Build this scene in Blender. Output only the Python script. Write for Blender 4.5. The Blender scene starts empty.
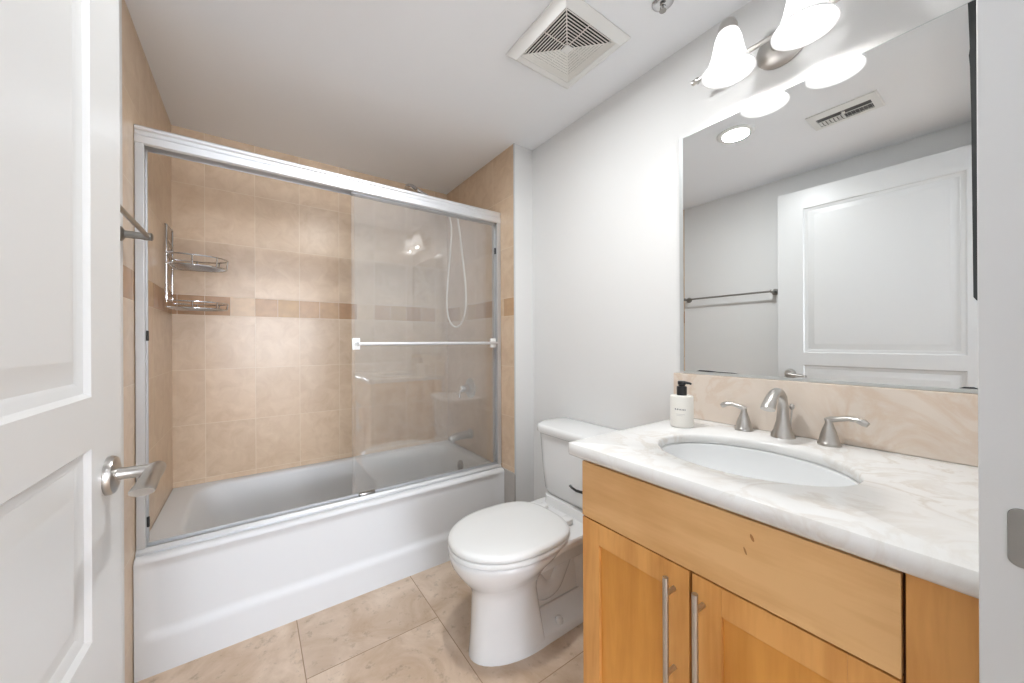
import bpy, bmesh, math, random
from math import sin, cos, pi, radians
from mathutils import Vector, Matrix

random.seed(7)
scene = bpy.context.scene
COL = scene.collection

# ------------------------------------------------------------------ camera
CAM_H, YAW, ROLL, FPX = 1.145, 0.6178, -0.0044, 362.56
cam_data = bpy.data.cameras.new('camera')
cam = bpy.data.objects.new('camera', cam_data)
COL.objects.link(cam)
_F = Vector((sin(YAW), cos(YAW), 0)); _R0 = Vector((cos(YAW), -sin(YAW), 0)); _Z = Vector((0, 0, 1))
_R = _R0 * cos(ROLL) + _Z * sin(ROLL)
_U = -_R0 * sin(ROLL) + _Z * cos(ROLL)
cam.matrix_world = Matrix(((_R.x, _U.x, -_F.x, 0), (_R.y, _U.y, -_F.y, 0), (_R.z, _U.z, -_F.z, CAM_H), (0, 0, 0, 1)))
cam_data.sensor_width = 36
cam_data.lens = FPX / 1024 * 36
cam_data.shift_x = 0.00205
cam_data.clip_start = 0.01
scene.camera = cam

# ------------------------------------------------------------------ world, exposure
world = bpy.data.worlds.new('world'); scene.world = world
world.use_nodes = True
world.node_tree.nodes['Background'].inputs[0].default_value = (1, 1, 1, 1)
world.node_tree.nodes['Background'].inputs[1].default_value = 0.3
vs = scene.view_settings
vs.view_transform = 'Standard'; vs.look = 'None'; vs.gamma = 1.0; vs.use_curve_mapping = False
vs.exposure = 0.13
scene.display_settings.display_device = 'sRGB'

# light levels: the room's own lamps, then the added hall lamp and window
SHADE_GLOW = 0.22
BULB_GLOW = 105.0
DOWNLIGHT_W = 13.0
FILL_LAMP_GLOW = 4.0
FILL_WINDOW_GLOW = 21.0

# ------------------------------------------------------------------ dimensions (metres)
XL, XR, XT = -0.331, 1.3255, 1.193        # left wall, right wall, shower end wall
YB, YT, YS = 2.4876, 1.731, 1.6316        # back wall, tub apron, end of the tiled side walls
YF = 0.027                                # inner face of the doorway wall
ZC = 2.2496                               # ceiling

# ------------------------------------------------------------------ material helpers
def s2l(c):
    return tuple(((v / 255) / 12.92 if v / 255 <= 0.04045 else ((v / 255 + 0.055) / 1.055) ** 2.4) for v in c) + (1.0,)

def new_mat(name):
    m = bpy.data.materials.new(name); m.use_nodes = True
    return m, m.node_tree.nodes, m.node_tree.links, m.node_tree.nodes['Principled BSDF']

def plain(name, rgb, rough=0.5, metal=0.0, coat=0.0, noise=0.0, nscale=8.0, bump=0.0, bscale=200.0, spec=0.5):
    m, N, L, b = new_mat(name)
    col = s2l(rgb)
    b.inputs['Base Color'].default_value = col
    b.inputs['Roughness'].default_value = rough
    b.inputs['Metallic'].default_value = metal
    b.inputs['Coat Weight'].default_value = coat
    b.inputs['Specular IOR Level'].default_value = spec
    tc = N.new('ShaderNodeTexCoord')
    if noise > 0:
        t = N.new('ShaderNodeTexNoise'); t.inputs['Scale'].default_value = nscale; t.inputs['Detail'].default_value = 4
        L.new(tc.outputs['Object'], t.inputs['Vector'])
        mx = N.new('ShaderNodeMix'); mx.data_type = 'RGBA'
        mx.inputs[6].default_value = tuple(v * (1 - noise) for v in col[:3]) + (1,)
        mx.inputs[7].default_value = tuple(min(1, v * (1 + noise)) for v in col[:3]) + (1,)
        L.new(t.outputs['Fac'], mx.inputs[0]); L.new(mx.outputs[2], b.inputs['Base Color'])
    if bump > 0:
        t2 = N.new('ShaderNodeTexNoise'); t2.inputs['Scale'].default_value = bscale
        L.new(tc.outputs['Object'], t2.inputs['Vector'])
        bp = N.new('ShaderNodeBump'); bp.inputs['Strength'].default_value = bump; bp.inputs['Distance'].default_value = 0.002
        L.new(t2.outputs['Fac'], bp.inputs['Height']); L.new(bp.outputs[0], b.inputs['Normal'])
    return m

def emitter(name, rgb, strength):
    m, N, L, b = new_mat(name)
    b.inputs['Base Color'].default_value = (0.8, 0.8, 0.8, 1)
    b.inputs['Emission Color'].default_value = s2l(rgb)
    b.inputs['Emission Strength'].default_value = strength
    b.inputs['Roughness'].default_value = 0.3
    return m

def tile_mat(name, axis, uo, vo, w, h, c_lo, c_hi, grout, mortar=0.003, offset=0.0, rough=0.3, blotch=12.0, vary=0.05, pits=0.0):
    """grid of stone tiles; axis 'X' = wall along X, 'Y' = wall along Y, 'F' = floor (rows run along X)"""
    m, N, L, b = new_mat(name)
    tc = N.new('ShaderNodeTexCoord'); sp = N.new('ShaderNodeSeparateXYZ'); L.new(tc.outputs['Object'], sp.inputs[0])
    cb = N.new('ShaderNodeCombineXYZ')
    def add(out, v, tgt):
        a = N.new('ShaderNodeMath'); a.operation = 'ADD'; a.inputs[1].default_value = v
        L.new(out, a.inputs[0]); L.new(a.outputs[0], tgt)
    u, v = {'X': ('X', 'Z'), 'Y': ('Y', 'Z'), 'F': ('Y', 'X')}[axis]
    add(sp.outputs[u], -uo + 40 * w, cb.inputs[0]); add(sp.outputs[v], -vo + 40 * h, cb.inputs[1])
    br = N.new('ShaderNodeTexBrick')
    br.offset = offset; br.offset_frequency = 2; br.squash = 1.0
    br.inputs['Scale'].default_value = 1.0; br.inputs['Mortar Size'].default_value = mortar / 2
    br.inputs['Mortar Smooth'].default_value = 0.2
    br.inputs['Brick Width'].default_value = w; br.inputs['Row Height'].default_value = h
    br.inputs['Color1'].default_value = (0, 0, 0, 1); br.inputs['Color2'].default_value = (1, 1, 1, 1)
    br.inputs['Mortar'].default_value = (0.5, 0.5, 0.5, 1)
    L.new(cb.outputs[0], br.inputs['Vector'])
    # mottled stone; the per tile value shifts the noise so that neighbours differ
    sh = N.new('ShaderNodeVectorMath'); sh.operation = 'ADD'
    sc = N.new('ShaderNodeVectorMath'); sc.operation = 'SCALE'; sc.inputs['Scale'].default_value = 3.7
    L.new(br.outputs['Color'], sc.inputs[0]); L.new(tc.outputs['Object'], sh.inputs[0]); L.new(sc.outputs[0], sh.inputs[1])
    n1 = N.new('ShaderNodeTexNoise'); n1.inputs['Scale'].default_value = blotch; n1.inputs['Detail'].default_value = 7; n1.inputs['Roughness'].default_value = 0.62
    n1.inputs['Distortion'].default_value = 0.9
    L.new(sh.outputs[0], n1.inputs['Vector'])
    cr = N.new('ShaderNodeValToRGB'); cr.color_ramp.elements[0].position = 0.34; cr.color_ramp.elements[1].position = 0.66
    cr.color_ramp.elements[0].color = s2l(c_lo); cr.color_ramp.elements[1].color = s2l(c_hi)
    L.new(n1.outputs['Fac'], cr.inputs[0])
    # tone per tile
    mr = N.new('ShaderNodeMapRange'); mr.inputs['To Min'].default_value = 1 - vary; mr.inputs['To Max'].default_value = 1 + vary * 0.4
    sr = N.new('ShaderNodeSeparateColor'); L.new(br.outputs['Color'], sr.inputs[0]); L.new(sr.outputs[0], mr.inputs['Value'])
    tn = N.new('ShaderNodeVectorMath'); tn.operation = 'SCALE'
    L.new(cr.outputs[0], tn.inputs[0]); L.new(mr.outputs[0], tn.inputs['Scale'])
    last = tn.outputs[0]
    if pits > 0:
        v2 = N.new('ShaderNodeTexNoise'); v2.inputs['Scale'].default_value = 26; v2.inputs['Detail'].default_value = 6; v2.inputs['Roughness'].default_value = 0.7
        L.new(sh.outputs[0], v2.inputs['Vector'])
        r2 = N.new('ShaderNodeValToRGB'); r2.color_ramp.elements[0].position = 0.30; r2.color_ramp.elements[1].position = 0.44
        r2.color_ramp.elements[0].color = (pits, pits, pits, 1); r2.color_ramp.elements[1].color = (0, 0, 0, 1)
        L.new(v2.outputs['Fac'], r2.inputs[0])
        mp = N.new('ShaderNodeMix'); mp.data_type = 'RGBA'; mp.inputs[7].default_value = s2l(tuple(int(q * 0.72) for q in c_lo))
        L.new(r2.outputs[0], mp.inputs[0]); L.new(last, mp.inputs[6]); last = mp.outputs[2]
    mx = N.new('ShaderNodeMix'); mx.data_type = 'RGBA'
    L.new(br.outputs['Fac'], mx.inputs[0]); L.new(last, mx.inputs[6]); mx.inputs[7].default_value = s2l(grout)
    L.new(mx.outputs[2], b.inputs['Base Color'])
    b.inputs['Roughness'].default_value = rough
    bp = N.new('ShaderNodeBump'); bp.inputs['Strength'].default_value = 0.35; bp.inputs['Distance'].default_value = 0.002; bp.invert = True
    L.new(br.outputs['Fac'], bp.inputs['Height']); L.new(bp.outputs[0], b.inputs['Normal'])
    return m

def stone(name, base, vein, scale=5.0, amount=0.5, rough=0.18, edge=None):
    m, N, L, b = new_mat(name)
    tc = N.new('ShaderNodeTexCoord')
    n1 = N.new('ShaderNodeTexNoise'); n1.inputs['Scale'].default_value = scale; n1.inputs['Detail'].default_value = 8
    n1.inputs['Roughness'].default_value = 0.6; n1.inputs['Distortion'].default_value = 1.6
    L.new(tc.outputs['Object'], n1.inputs['Vector'])
    cr = N.new('ShaderNodeValToRGB'); e = cr.color_ramp.elements
    e[0].position = 0.44; e[0].color = (0, 0, 0, 1)
    e[1].position = 0.5; e[1].color = (amount, amount, amount, 1)
    k = e.new(0.56); k.color = (0, 0, 0, 1)
    L.new(n1.outputs['Fac'], cr.inputs[0])
    n2 = N.new('ShaderNodeTexNoise'); n2.inputs['Scale'].default_value = scale * 0.7; n2.inputs['Detail'].default_value = 3
    L.new(tc.outputs['Object'], n2.inputs['Vector'])
    ml = N.new('ShaderNodeMath'); ml.operation = 'MULTIPLY'; L.new(cr.outputs[0], ml.inputs[0])
    mr = N.new('ShaderNodeMapRange'); mr.inputs['From Min'].default_value = 0.42; mr.inputs['From Max'].default_value = 0.62
    L.new(n2.outputs['Fac'], mr.inputs['Value']); L.new(mr.outputs[0], ml.inputs[1])
    mx = N.new('ShaderNodeMix'); mx.data_type = 'RGBA'; L.new(ml.outputs[0], mx.inputs[0])
    n3 = N.new('ShaderNodeTexNoise'); n3.inputs['Scale'].default_value = scale * 2.4; n3.inputs['Detail'].default_value = 6
    L.new(tc.outputs['Object'], n3.inputs['Vector'])
    mb = N.new('ShaderNodeMix'); mb.data_type = 'RGBA'
    c = s2l(base); mb.inputs[6].default_value = tuple(q * 0.92 for q in c[:3]) + (1,); mb.inputs[7].default_value = tuple(min(1, q * 1.06) for q in c[:3]) + (1,)
    L.new(n3.outputs['Fac'], mb.inputs[0]); L.new(mb.outputs[2], mx.inputs[6])
    mx.inputs[7].default_value = s2l(vein)
    L.new(mx.outputs[2], b.inputs['Base Color'])
    b.inputs['Roughness'].default_value = rough
    return m

def wood(name, c1, c2, axis, scale=1.0):
    m, N, L, b = new_mat(name)
    tc = N.new('ShaderNodeTexCoord'); mp = N.new('ShaderNodeMapping')
    mp.inputs['Scale'].default_value = {'Z': (9, 9, 0.9), 'Y': (9, 0.9, 9)}[axis]
    L.new(tc.outputs['Object'], mp.inputs[0])
    n1 = N.new('ShaderNodeTexNoise'); n1.inputs['Scale'].default_value = 1.6 * scale; n1.inputs['Detail'].default_value = 6; n1.inputs['Distortion'].default_value = 0.6
    L.new(mp.outputs[0], n1.inputs['Vector'])
    n2 = N.new('ShaderNodeTexNoise'); n2.inputs['Scale'].default_value = 16 * scale; n2.inputs['Detail'].default_value = 3
    L.new(mp.outputs[0], n2.inputs['Vector'])
    n3 = N.new('ShaderNodeTexNoise'); n3.inputs['Scale'].default_value = 5; n3.inputs['Detail'].default_value = 3
    L.new(tc.outputs['Object'], n3.inputs['Vector'])
    a1 = N.new('ShaderNodeMath'); a1.operation = 'MULTIPLY_ADD'; a1.inputs[1].default_value = 0.22
    L.new(n2.outputs['Fac'], a1.inputs[0]); L.new(n1.outputs['Fac'], a1.inputs[2])
    a2 = N.new('ShaderNodeMath'); a2.operation = 'MULTIPLY_ADD'; a2.inputs[1].default_value = 0.5
    L.new(n3.outputs['Fac'], a2.inputs[0]); L.new(a1.outputs[0], a2.inputs[2])
    cr = N.new('ShaderNodeValToRGB'); cr.color_ramp.elements[0].position = 0.62; cr.color_ramp.elements[1].position = 1.08
    cr.color_ramp.elements[0].color = s2l(c1); cr.color_ramp.elements[1].color = s2l(c2)
    L.new(a2.outputs[0], cr.inputs[0]); L.new(cr.outputs[0], b.inputs['Base Color'])
    b.inputs['Roughness'].default_value = 0.38
    return m

def pane_mat(name, tint, mirror_rough=0.0, ior=1.5, film=0.045):
    """thin clear glass: see-through plus a Fresnel reflection"""
    m, N, L, b = new_mat(name)
    N.remove(b)
    out = [n for n in N if n.type == 'OUTPUT_MATERIAL'][0]
    tr = N.new('ShaderNodeBsdfTransparent'); tr.inputs[0].default_value = tint
    gl = N.new('ShaderNodeBsdfGlossy'); gl.inputs['Roughness'].default_value = mirror_rough
    fr = N.new('ShaderNodeFresnel'); fr.inputs['IOR'].default_value = ior
    geo = N.new('ShaderNodeNewGeometry')
    ff = N.new('ShaderNodeMath'); ff.operation = 'SUBTRACT'; ff.inputs[0].default_value = 1.0
    L.new(geo.outputs['Backfacing'], ff.inputs[1])
    ml = N.new('ShaderNodeMath'); ml.operation = 'MULTIPLY'; L.new(fr.outputs[0], ml.inputs[0]); L.new(ff.outputs[0], ml.inputs[1])
    m2 = N.new('ShaderNodeMath'); m2.operation = 'MULTIPLY'; m2.inputs[1].default_value = 2.8; m2.use_clamp = True
    L.new(ml.outputs[0], m2.inputs[0])
    mx = N.new('ShaderNodeMixShader'); L.new(m2.outputs[0], mx.inputs[0]); L.new(tr.outputs[0], mx.inputs[1]); L.new(gl.outputs[0], mx.inputs[2])
    df = N.new('ShaderNodeBsdfDiffuse'); df.inputs[0].default_value = (0.85, 0.85, 0.85, 1)
    m3 = N.new('ShaderNodeMixShader'); m3.inputs[0].default_value = film
    L.new(mx.outputs[0], m3.inputs[1]); L.new(df.outputs[0], m3.inputs[2])
    L.new(m3.outputs[0], out.inputs[0])
    return m

M = {}
M['paint'] = plain('wall_paint', (226, 226, 225), 0.55, bump=0.05, bscale=160)
M['ceil'] = plain('ceiling_paint', (243, 245, 248), 0.7, bump=0.05, bscale=120)
M['door'] = plain('door_paint', (209, 209, 208), 0.35)
M['trim'] = plain('trim_paint', (206, 207, 207), 0.4)
M['porc'] = plain('porcelain', (232, 233, 233), 0.12, coat=0.4)
M['tub'] = plain('tub_enamel', (219, 220, 221), 0.5, spec=0.35)
M['seat'] = plain('seat_plastic', (230, 231, 230), 0.25)
M['nickel'] = plain('brushed_nickel', (192, 189, 185), 0.28, metal=1.0, noise=0.06, nscale=60)
M['nickel_dark'] = plain('dark_nickel', (154, 152, 148), 0.3, metal=1.0)
M['lever_dark'] = plain('dark_metal', (70, 70, 70), 0.3, metal=1.0)
M['chrome'] = plain('chrome', (205, 205, 206), 0.12, metal=1.0)
M['alum'] = plain('bright_aluminium', (222, 223, 225), 0.45, metal=0.8)
M['alum_dull'] = plain('dull_aluminium', (206, 208, 210), 0.5, metal=0.7)
M['rubber'] = plain('black_rubber', (28, 28, 30), 0.6)
M['black'] = plain('black_plastic', (30, 31, 34), 0.3)
M['dark'] = plain('dark_void', (34, 34, 34), 0.9)
M['ducthole'] = plain('duct_grey', (112, 112, 112), 0.9)
M['clear'] = plain('clear_acrylic', (240, 241, 240), 0.15)
M['hose'] = plain('pale_hose', (238, 234, 226), 0.3)
M['vent'] = plain('vent_plastic', (232, 232, 230), 0.45)
M['louver'] = plain('louver_plastic', (234, 233, 228), 0.5)
M['bottle'] = plain('bottle_white', (236, 233, 226), 0.35)
M['ink'] = plain('label_ink', (120, 118, 122), 0.6)
M['paleink'] = plain('label_pale_ink', (196, 194, 192), 0.6)
M['stain'] = plain('desilvered_glass', (44, 47, 48), 0.4)
M['kick'] = plain('toe_kick', (96, 66, 36), 0.6)
M['knot'] = plain('wood_knot', (176, 120, 66), 0.45, noise=0.2, nscale=120)
M['gap'] = plain('cabinet_gap_shade', (112, 72, 38), 0.7)
M['grey_stone'] = plain('grey_stone', (176, 172, 168), 0.4, noise=0.1, nscale=20)
M['caulk'] = plain('caulk', (228, 228, 226), 0.5)
M['marble'] = stone('white_marble', (226, 225, 223), (196, 184, 170), 5.5, 0.5, 0.16)
M['beige_marble'] = stone('beige_marble', (226, 213, 200), (208, 178, 150), 4.0, 0.45, 0.2)
M['wood_v'] = wood('maple_vertical', (200, 136, 66), (230, 170, 98), 'Z')
M['wood_panel'] = wood('maple_panel', (204, 136, 54), (226, 160, 76), 'Z')
M['wood_h'] = wood('maple_horizontal', (214, 162, 102), (234, 188, 130), 'Y')
TL, TH, GR = (205, 178, 149), (219, 195, 168), (222, 204, 182)
M['tile_back_low'] = tile_mat('tile_back_low', 'X', -0.202, 1.290 - 0.285 * 5, 0.2165, 0.285, TL, TH, GR)
M['tile_back_high'] = tile_mat('tile_back_high', 'X', -0.202, 1.394, 0.2165, 0.2865, TL, TH, GR)
M['tile_side_low'] = tile_mat('tile_side_low', 'Y', YS, 1.290 - 0.285 * 5, 0.2165, 0.285, TL, TH, GR)
M['tile_side_high'] = tile_mat('tile_side_high', 'Y', YS, 1.394, 0.2165, 0.2865, TL, TH, GR)
M['floor'] = tile_mat('travertine_floor', 'F', 1.407 - 0.94, 0.145 - 0.48, 0.94, 0.48, (190, 164, 138), (222, 202, 182), (150, 122, 96), 0.0035, 0.5, 0.3, 4.5, 0.08, 0.55)
for k, c in {'band_dark': (176, 136, 98), 'band_mid': (190, 155, 120), 'band_warm': (190, 155, 112), 'band_light': (210, 182, 150)}.items():
    M[k] = plain(k, c, 0.35, noise=0.2, nscale=30)
M['grout'] = plain('grout', (216, 200, 178), 0.8)
M['glass'] = pane_mat('shower_glass', (0.985, 0.988, 0.985, 1))
M['mirror'] = plain('mirror_silver', (236, 238, 238), 0.0, metal=1.0)
M['mirror_edge'] = plain('mirror_edge', (200, 204, 204), 0.3, metal=0.5)
def opal(name, glow):
    m, N, L, b = new_mat(name); N.remove(b)
    out = [n for n in N if n.type == 'OUTPUT_MATERIAL'][0]
    tl = N.new('ShaderNodeBsdfTranslucent'); tl.inputs[0].default_value = (0.5, 0.5, 0.5, 1)
    df = N.new('ShaderNodeBsdfDiffuse'); df.inputs[0].default_value = (0.85, 0.85, 0.85, 1)
    a = N.new('ShaderNodeMixShader'); a.inputs[0].default_value = 0.5; L.new(df.outputs[0], a.inputs[1]); L.new(tl.outputs[0], a.inputs[2])
    em = N.new('ShaderNodeEmission'); em.inputs[1].default_value = glow
    ad = N.new('ShaderNodeAddShader'); L.new(a.outputs[0], ad.inputs[0]); L.new(em.outputs[0], ad.inputs[1]); L.new(ad.outputs[0], out.inputs[0])
    return m
M['shade'] = opal('opal_glass_lit', SHADE_GLOW)
M['bulb'] = emitter('bulb_lit', (255, 252, 249), BULB_GLOW)
M['downlight'] = emitter('downlight_lens', (255, 252, 248), 4.0)
M['window_fill'] = emitter('window_fill_glow', (235, 243, 255), FILL_WINDOW_GLOW)
M['hallfill'] = emitter('hall_fill_lens', (246, 250, 255), FILL_LAMP_GLOW)

# ------------------------------------------------------------------ mesh builder
ORG = {}

class MB:
    def __init__(self):
        self.v, self.f, self.mi, self.cur = [], [], [], 0
    def add(self, verts, faces, xf=None):
        n = len(self.v)
        for p in verts:
            p = Vector(p)
            self.v.append(xf @ p if xf else p)
        for f in faces:
            self.f.append([n + i for i in f]); self.mi.append(self.cur)
        return self
    def box(self, x0, x1, y0, y1, z0, z1, bev=0.0, seg=2, xf=None):
        bm = bmesh.new()
        bmesh.ops.create_cube(bm, size=1)
        for v in bm.verts:
            v.co = Vector(((x0 + x1) / 2 + v.co.x * (x1 - x0), (y0 + y1) / 2 + v.co.y * (y1 - y0), (z0 + z1) / 2 + v.co.z * (z1 - z0)))
        if bev > 0:
            bmesh.ops.bevel(bm, geom=list(bm.edges), offset=bev, segments=seg, profile=0.5, affect='EDGES')
        bm.verts.index_update()
        self.add([v.co.copy() for v in bm.verts], [[v.index for v in f.verts] for f in bm.faces], xf)
        bm.free(); return self
    def loft(self, rings, cap0=True, cap1=True, closed=True, xf=None):
        n = len(rings[0]); V = [p for r in rings for p in r]; F = []
        for i in range(len(rings) - 1):
            for j in range(n if closed else n - 1):
                k = (j + 1) % n
                F.append((i * n + j, i * n + k, (i + 1) * n + k, (i + 1) * n + j))
        if cap0: F.append(tuple(range(n - 1, -1, -1)))
        if cap1: F.append(tuple((len(rings) - 1) * n + j for j in range(n)))
        return self.add(V, F, xf)
    def tube(self, path, r, n=12, cap=True, closed=False, xf=None, flat=None):
        P = [Vector(p) for p in path]; m = len(P)
        rs = r if isinstance(r, (list, tuple)) else [r] * m
        T = []
        for i in range(m):
            if closed: t = P[(i + 1) % m] - P[i - 1]
            else: t = P[min(i + 1, m - 1)] - P[max(i - 1, 0)]
            T.append(t.normalized())
        u = T[0].orthogonal().normalized(); rings = []
        if flat is not None:
            u = (Vector(flat[0]) - T[0] * Vector(flat[0]).dot(T[0])).normalized()
        for i in range(m):
            u = (u - T[i] * u.dot(T[i])).normalized(); w = T[i].cross(u)
            fu = flat[1][i] if flat is not None else 1.0
            rings.append([P[i] + (u * cos(2 * pi * k / n) * fu + w * sin(2 * pi * k / n)) * rs[i] for k in range(n)])
        if closed: rings.append(rings[0]); cap = False
        return self.loft(rings, cap, cap, xf=xf)
    def lathe(self, prof, c, axis='Z', n=32, cap0=True, cap1=True, sx=1.0, sy=1.0, xf=None):
        """prof = [(radius, distance along axis)]"""
        ax = {'X': Vector((1, 0, 0)), 'Y': Vector((0, 1, 0)), 'Z': Vector((0, 0, 1)), '-X': Vector((-1, 0, 0)), '-Y': Vector((0, -1, 0)), '-Z': Vector((0, 0, -1))}.get(axis) if isinstance(axis, str) else Vector(axis).normalized()
        u = Vector((0, 0, 1)).cross(ax)
        u = Vector((1, 0, 0)) if u.length < 1e-4 else u.normalized()
        w = ax.cross(u); c = Vector(c)
        rings = [[c + ax * z + (u * cos(2 * pi * k / n) * sx + w * sin(2 * pi * k / n) * sy) * r for k in range(n)] for r, z in prof]
        return self.loft(rings, cap0, cap1, xf=xf)
    def build(self, name, mats, parent=None, smooth=35, flip=False, fixnormals=True):
        org = ORG.get(parent.name, Vector()) if parent else Vector()
        me = bpy.data.meshes.new(name)
        me.from_pydata([tuple(p - org) for p in self.v], [], self.f)
        mats = mats if isinstance(mats, (list, tuple)) else [mats]
        for m in mats: me.materials.append(m)
        for p, i in zip(me.polygons, self.mi): p.material_index = i
        bm = bmesh.new(); bm.from_mesh(me)
        bmesh.ops.remove_doubles(bm, verts=bm.verts, dist=1e-6)
        if fixnormals: bmesh.ops.recalc_face_normals(bm, faces=bm.faces)
        bm.to_mesh(me); bm.free()
        if smooth:
            for p in me.polygons: p.use_smooth = True
            me.set_sharp_from_angle(angle=radians(smooth))
        o = bpy.data.objects.new(name, me); COL.objects.link(o)
        if parent: o.parent = parent
        ORG[o.name] = org
        return o

def tag(o, label=None, cat=None, group=None, kind=None):
    if label: o['label'] = label
    if cat: o['category'] = cat
    if group: o['group'] = group
    if kind: o['kind'] = kind
    return o

def thing(name, label, cat, loc=(0, 0, 0), group=None):
    o = bpy.data.objects.new(name, None); COL.objects.link(o)
    o.location = loc; o.empty_display_size = 0.05
    ORG[o.name] = Vector(loc)
    return tag(o, label, cat, group)

def struct(o): return tag(o, kind='structure')

def rrect(cx, cy, hx, hy, r, z, n=8):
    r = min(r, hx, hy); P = []
    for sx, sy, a0 in ((1, 1, 0), (-1, 1, pi / 2), (-1, -1, pi), (1, -1, 3 * pi / 2)):
        for k in range(n + 1):
            a = a0 + (pi / 2) * k / n
            P.append(Vector((cx + sx * (hx - r) + r * cos(a), cy + sy * (hy - r) + r * sin(a), z)))
    return P

def bez(p0, p1, p2, p3, n=12):
    p0, p1, p2, p3 = map(Vector, (p0, p1, p2, p3)); o = []
    for i in range(n + 1):
        t = i / n; o.append(p0 * (1 - t) ** 3 + p1 * 3 * t * (1 - t) ** 2 + p2 * 3 * t * t * (1 - t) + p3 * t ** 3)
    return o

def sst(a, b, x):
    t = max(0.0, min(1.0, (x - a) / (b - a))); return t * t * (3 - 2 * t)

# ------------------------------------------------------------------ setting: shell
struct(MB().box(-1.7, 2.2, -4.7, 2.62, -0.1, 0.0).build('floor', M['floor'], smooth=0))
# ceiling (with round hole-free slab; lamps and vents are fixed under it)
struct(MB().box(-1.7, 2.2, -4.7, 2.62, ZC, ZC + 0.1).build('ceiling', M['ceil'], smooth=0))

BZ0, BZ1 = 1.290, 1.394
def tiled_wall(name, axis, plane, thick, a0, a1, z0, seq, low, high, start, cell=0.1083, extra=None):
    """tiled wall with a decorative band; axis is the direction it runs along"""
    mb = MB()
    def b(p0, p1, za, zb, mi, push=0.0):
        mb.cur = mi
        lo, hi = (plane - push, plane + thick) if thick > 0 else (plane + thick, plane + push)
        if axis == 'X': mb.box(p0, p1, lo, hi, za, zb)
        else: mb.box(lo, hi, p0, p1, za, zb)
    b(a0, a1, z0, BZ0, 0); b(a0, a1, BZ1, ZC, 1); b(a0, a1, BZ0, BZ1, 2, -0.001)
    p = start; k = 0
    while p < a1 - 1e-4:
        q = min(a1, p + cell); pp = max(p, a0)
        if q - pp > 0.01: b(pp + 0.0012, q - 0.0012, BZ0 + 0.0015, BZ1 - 0.0015, 3 + seq[k % len(seq)], 0.0)
        p += cell; k += 1
    if extra: extra(mb)
    return struct(mb.build(name, [M[low], M[high], M['grout'], M['band_dark'], M['band_mid'], M['band_warm'], M['band_light'], M['paint']], smooth=0))

tiled_wall('wall_back', 'X', YB, 0.13, -0.45, XT + 0.10, 0.0, [0, 0, 0, 3, 1, 2, 1, 1, 0, 3, 1, 2, 0, 1, 3], 'tile_back_low', 'tile_back_high', -0.3118 - 0.1083)
def _left_paint(mb):
    mb.cur = 7; mb.box(XL - 0.12, XL, YF - 0.2, 1.635, 0, ZC)
tiled_wall('wall_left', 'Y', XL, -0.12, 1.635, YB, 0.0, [0, 1, 0, 2, 0, 0, 1, 0], 'tile_side_low', 'tile_side_high', YS, extra=_left_paint)
def _stub(mb):
    mb.cur = 7; mb.box(XT + 0.004, XR + 0.12, YS + 0.0, YB + 0.1, 0, ZC)
tiled_wall('wall_alcove_end', 'Y', XT, 0.0035, YS, YB, 0.409, [1, 3, 0, 1, 2, 3, 1, 0], 'tile_side_low', 'tile_side_high', YS, extra=_stub)
struct(MB().box(XR, XR + 0.12, YF - 0.2, YS + 0.001, 0, ZC).build('wall_right', M['paint'], smooth=0))
struct(MB().box(XT - 0.003, XT + 0.004, YS - 0.003, YS + 0.004, 0.40, ZC).build('trim_1', M['trim'], smooth=0))     # white bead on the tile's edge
struct(MB().box(XT - 0.006, XT + 0.004, YS + 0.001, YT + 0.02, 0.0, 0.409, 0.002).build('trim_2', M['grey_stone'], smooth=0))
# doorway wall
DX0, DX1, DZ = -0.226, 0.66, 2.115
w = MB()
w.box(-1.7, DX0 - 0.02, -0.10, YF, 0, ZC); w.box(DX1 + 0.018, 2.2, -0.10, YF - 0.001, 0, ZC); w.box(DX0 - 0.02, DX1 + 0.018, -0.10, YF, DZ + 0.02, ZC)
struct(w.build('wall_front', M['paint'], smooth=0))
jr = MB()
jr.box(DX1, DX1 + 0.018, -0.11, YF + 0.0005, 0, DZ, 0.002); jr.box(DX1 - 0.012, DX1, -0.11, -0.018, 0, DZ, 0.002)
jr.box(DX0 - 0.02, DX0, -0.11, YF, 0, DZ, 0.002); jr.box(DX0, DX0 + 0.012, -0.11, -0.018, 0, DZ - 0.0, 0.002)
jr.box(DX0 - 0.02, DX1 + 0.018, -0.11, YF, DZ, DZ + 0.02, 0.002)
trim3 = struct(jr.build('trim_3', M['trim'], smooth=30))
sp = MB()
sp.loft([[Vector((DX1 - d, y, z)) for (y, z) in pts] for d, pts in ((0.0, [(p.x, p.y) for p in rrect(-0.008, 0.935, 0.0165, 0.031, 0.008, 0)]), (0.0018, [(p.x, p.y) for p in rrect(-0.008, 0.935, 0.016, 0.0305, 0.008, 0)]))])
spo = sp.build('strike_plate', M['nickel_dark'], trim3); spo['label'] = 'satin metal strike plate'
MB().box(DX1 - 0.0022, DX1 - 0.0012, -0.016, -0.004, 0.92, 0.95).build('latch_hole', M['dark'], spo, smooth=0)
# hallway behind the camera
h = MB()
h.box(-1.7, -1.6, -4.7, -0.10, 0, ZC); h.box(2.1, 2.2, -4.7, -0.10, 0, ZC)
WX0, WX1, WZ0, WZ1 = -0.75, 1.25, 0.55, 2.12
h.box(-1.6, WX0, -4.7, -4.6, 0, ZC); h.box(WX1, 2.1, -4.7, -4.6, 0, ZC); h.box(WX0, WX1, -4.7, -4.6, 0, WZ0); h.box(WX0, WX1, -4.7, -4.6, WZ1, ZC)
struct(h.build('wall_hall', M['paint'], smooth=0))
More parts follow.
